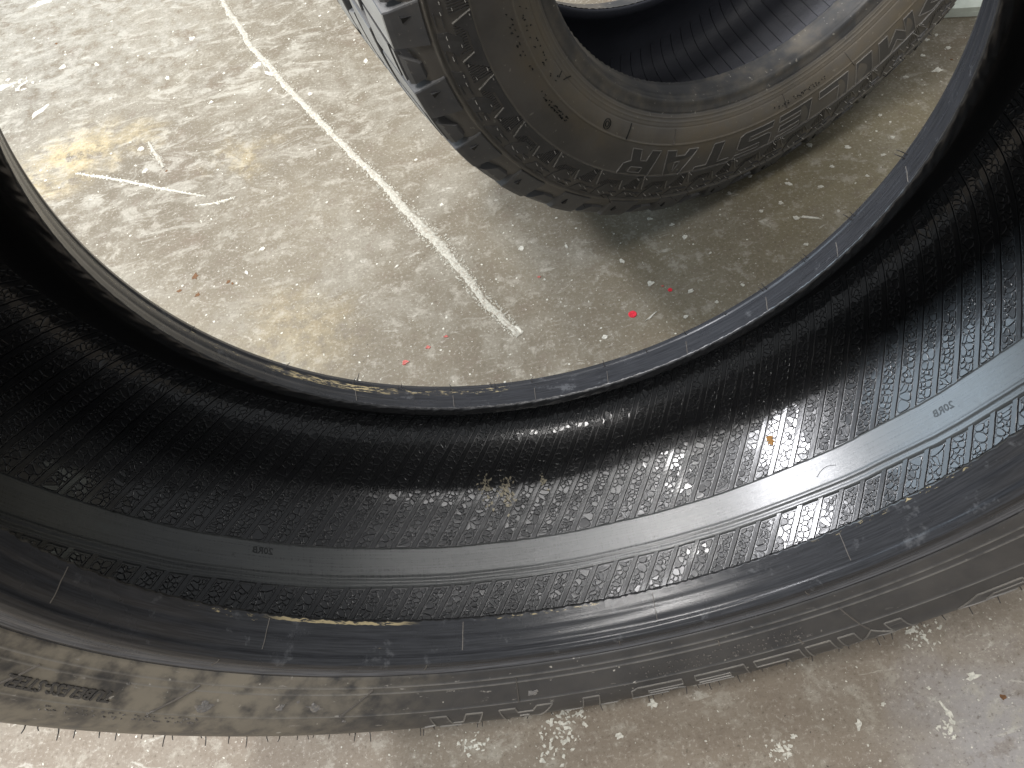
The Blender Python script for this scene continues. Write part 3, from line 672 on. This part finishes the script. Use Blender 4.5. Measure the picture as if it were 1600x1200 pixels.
# --- tread blocks
NPAIR = 32; PAIR = 2 * math.pi / NPAIR
M_top2 = rubber('rubber_worn_tread', (.32, .31, .285), .6, .45, (.25, .225, .18), grain=500)
def finish(V, F, name, mat, bev=.0007):
    bm = bmesh.new(); vs = [bm.verts.new(v) for v in V]
    for f in F:
        try: bm.faces.new([vs[i] for i in f])
        except ValueError: pass
    bmesh.ops.recalc_face_normals(bm, faces=bm.faces)
    if bev: bmesh.ops.bevel(bm, geom=[e for e in bm.edges if e.is_manifold and e.calc_face_angle() > .5], offset=bev, segments=1, affect='EDGES', clamp_overlap=True)
    me = bpy.data.meshes.new(name); bm.to_mesh(me); bm.free(); me.materials.append(mat); me.materials.append(M_top2)
    for p in me.polygons:
        c = p.center; r = math.hypot(c.x, c.z)
        if r > .3440 and abs(p.normal.x * c.x + p.normal.z * c.z) / r > .85: p.material_index = 1
    return me
def loft(prof, th0, th1, skew0, skew1):
    """closed (r, y) section swept from th0 to th1; skew shifts the ends along the tread as a function of y"""
    V, F = [], []; n = len(prof); m_ = 5
    for i in range(m_ + 1):
        t = i / m_
        for r, y in prof: V.append(pol(th0 + skew0(r, y) + (th1 + skew1(r, y) - th0 - skew0(r, y)) * t, r, y))
    for i in range(m_):
        for k in range(n): F.append((i * n + k, i * n + (k + 1) % n, (i + 1) * n + (k + 1) % n, (i + 1) * n + k))
    F += [tuple(range(n)), tuple(m_ * n + k for k in range(n))[::-1]]
    return V, F
C_ = .3468
# block with two fine grooves on its shoulder and a stepped face below them
pB = [(.331, -.058), (C_, -.058), (C_ - .0010, -.0865), (C_ - .0050, -.0872), (C_ - .0052, -.0888), (C_ - .0017, -.0896), (C_ - .0024, -.0918), (C_ - .0062, -.0926), (C_ - .0064, -.0942), (C_ - .0034, -.0952), (C_ - .0062, -.0982), (.3325, -.1022), (.3300, -.1006), (.3270, -.1020), (.3215, -.1050), (.319, -.100), (.331, -.085)]
sk = lambda a, b: (lambda r, y: a * (abs(y) - .078) / .35 + b * (C_ - r) / .35)
blkB = finish(*loft(pB, D(-.25), D(4.8), sk(.55, .6), sk(.55, -.55)), 'tread_block', M_tread2, .0003)
pA = [(.331, -.060), (C_, -.060), (C_ - .0018, -.0965), (C_ - .0060, -.0990), (.3210, -.1078), (.3185, -.1005), (.331, -.085)]
Va, Fa = loft(pA, D(5.75), D(10.25), sk(.55, -.5), sk(.55, -.1))
blkA = finish(Va, Fa, 'tread_block', M_tread2)
# the three-cornered dimple of the plain block: a raised facet, shade painted in black
def on_face(t, q):        # t across, q down the slanted shoulder face
    r = (C_ - .0060) + (.3210 - C_ + .0060) * q; y = -.0990 + (-.1078 + .0990) * q; return D(5.85) + (D(10.35) - D(5.85)) * t, r, y
V = []
for t, q, h in ((.44, .30, .0002), (.66, .34, .0002), (.50, .66, .0002), (.50, .40, -.0030)):
    th, r, y = on_face(t, q); V.append(pol(th, r + h * .55, y - h * .83))
shade_tri = bpy.data.meshes.new('notch_shade'); shade_tri.from_pydata([V[0], V[1], V[2], tuple(a * 1.0 for a in pol(on_face(.47, .36)[0], on_face(.47, .36)[1] + .0011, on_face(.47, .36)[2] - .0014))], [], [(0, 1, 3), (1, 2, 3), (2, 0, 3)]); shade_tri.materials.append(M_black)
prow = lambda y0, y1: [(.331, y0), (C_ + .0004, y0), (C_ + .0004, y1), (.331, y1)]
blk2 = finish(*loft(prow(-.0505, -.0185), D(.3), D(9.9), lambda r, y: .35 * (y + .035) / .35 * -1 + (.012 if y < -.03 else 0), lambda r, y: .35 * (y + .035) / .35 * -1), 'tread_block', M_tread2)
blk3 = finish(*loft(prow(-.0125, .0125), D(4.0), D(13.6), lambda r, y: .5 * y / .35, lambda r, y: .5 * y / .35), 'tread_block', M_tread2)
def flipmesh(me):
    c = me.copy(); c.transform(Matrix.Diagonal((1, -1, 1, 1))); c.flip_normals(); return c
blkAf, blkBf, blk2f = flipmesh(blkA), flipmesh(blkB), flipmesh(blk2)
for i in range(NPAIR):
    rot = (0, -(PAIR * i + D(3.6)), 0)
    for me in (blkA, blkB, blk2, blk3, blkAf, blkBf, blk2f):
        o = link('tread_block', me, tread); o.rotation_euler = rot
    o = link('notch_shade', shade_tri, tread); o.rotation_euler = rot
# --- moulded zigzag ring on the sidewall, one shared piece per pitch
V, F = [], []
tooth = [(0, .2888), (1.0, .3036), (3.0, .2945), (6.3, .2950), (6.9, .3052), (9.8, .2888)]
hexa = [(1.6, .3150), (1.9, .3085), (3.3, .3000), (4.9, .3000), (5.9, .3062), (4.6, .3105), (4.2, .3150)]
V2, F2 = [], []
plate(V, F, [(D(a), r) for a, r in tooth], SIDE2, .0008, .3); plate(V, F, [(D(a), r) for a, r in hexa], SIDE2, .0007, .31)
plate(V, F, [(D(7.4), .3150), (D(8.6), .3075), (D(10.6), .3075), (D(10.4), .3150)], SIDE2, .0007, .31)
for a0 in (-1.2, 4.4):
    for r, q in ((.3142, 0), (.3092, .6)):
        if a0 < 0 or True: edge_strip(V, F, (D(a0 + q + 5.6), r), (D(a0 + q + 7.4), r), SIDE2, .0012, .0012, .31)
for p, q in (((0, .2888), (1.0, .3036)), ((6.3, .2950), (6.9, .3052))): edge_strip(V2, F2, (D(p[0]), p[1]), (D(q[0]), q[1]), SIDE2, .0009, .0016, .3)
a = 1.6
while a < 11.2:
    r0, r1 = (.2962, .3000) if 3.2 < a < 5.6 else (.2962, .3035); 
    if a > 7.3: r0, r1 = max(.2890, .3052 - (a - 6.9) * .0058), .3045
    if r1 - r0 > .001 and not 5.9 < a < 7.2: edge_strip(V, F, (D(a), r0), (D(a), r1), SIDE2, .0009, .0007, .3)
    a += .42
lug = bpy.data.meshes.new('shoulder_relief'); lug.from_pydata(V, [], F); lug.update(); lug.materials.append(M_lug2)
edg = bpy.data.meshes.new('relief_edge'); edg.from_pydata(V2, [], F2); edg.update(); edg.materials.append(M_nub)
V, F = [], []
for a, r in [(-2.5, .3087), (-1.1, .3013), (-1.1, .3095), (2.3, .3099), (3.7, .3102), (5.6, .3105), (4.4, .3018), (7.6, .3025), (9.6, .2912), (.4, .2905)]:
    b = Vector(pol(D(a), *SIDE2.at_r(r, .0))); d = Vector((.25, -1, -.2)).normalized(); tube(V, F, [b, b + d * .0018, b + d * random.uniform(.003, .005)], .00045, .0004)
nub = bpy.data.meshes.new('vent_nubs'); nub.from_pydata(V, [], F); nub.update(); nub.materials.append(M_nub)
for i in range(NPAIR):
    rot = (0, -(PAIR * i + D(2.05)), 0)
    o = link('shoulder_relief', lug, sw2); o.rotation_euler = rot
    o = link('relief_edge', edg, sw2); o.rotation_euler = rot
    o = link('vent_nubs', nub, sw2); o['kind'] = 'stuff'; o.rotation_euler = rot
# --- block letters of the far tyre
for ch, t, wd in [('>', 40.5, 8), ('M', 31.0, 8.8), ('I', 22.8, 4.0), ('L', 15.0, 7.4), ('E', 5.2, 8.2), ('S', -4.8, 8.6), ('T', -14.9, 8.6), ('A', -24.8, 8.4), ('R', -34.8, 8.0)]:
    big_letter(ch, D(t), D(wd), .2625, .2920, SIDE2, (M_edge1, M_lug2), sw2, 'emblem' if ch == '>' else 'letter', D(1.2))
V, F = [], []
for k in range(170):
    lo, hi, rs = random.choice(((-100, -66, (.2475, .2515)), (-95, -72, (.2610, .2640)), (-68, -58, (.2635, .266)), (0, 14, (.2495, .2515))))
    t = random.uniform(lo, hi); r = random.choice(rs) + random.uniform(-.0007, .0007); a = random.uniform(0, 3.1); L_ = random.uniform(.0007, .0015)
    edge_strip(V, F, (D(t), r), (D(t) + math.cos(a) * L_ / .25, r + math.sin(a) * L_), SIDE2, .0008, .0007, .25)
o = meshobj('small_print', V, F, M_text, sw2, False); o['kind'] = 'stuff'
# round moulded mark and radial threads
V, F = [], []
for R_ in (.0042, .0022):
    pts = [(D(-48) + R_ * math.cos(q) / .252, .2505 + R_ * math.sin(q)) for q in np.linspace(0, 2 * math.pi, 17)]
    for p, q in zip(pts, pts[1:]): edge_strip(V, F, p, q, SIDE2, .0007, .0007, .25)
meshobj('round_mark', V, F, M_text, sw2, False)
for a, r0, b, r1 in [(-41, .2435, -41.3, .2565), (-27.5, .2435, -27.6, .2565), (-63, .2395, -64.5, .2455), (-66, .243, -66, .2475), (20, .2425, 21, .262), (3, .2425, 3.4, .2565)]:
    V, F = [], []; edge_strip(V, F, (D(a), r0), (D(b), r1), SIDE2, .0010, .0008, .25); meshobj('mould_thread', V, F, M_edge2 if a > -40 else M_text, sw2, False)
# hairs along its lower shoulder
V, F = [], []
t = -40.
while t < 62:
    r, y = SIDE2.at_r(random.uniform(.310, .332), 0); b = Vector(pol(D(t), r, y)); d = Vector((random.uniform(-.2, .2), -1, random.uniform(-.7, .1))).normalized()
    tube(V, F, [b, b + d * random.uniform(.0025, .006)], .00045, .00035); t += random.uniform(.8, 2.4)
o = meshobj('vent_hairs', V, F, M_hair, sw2); o['kind'] = 'stuff'
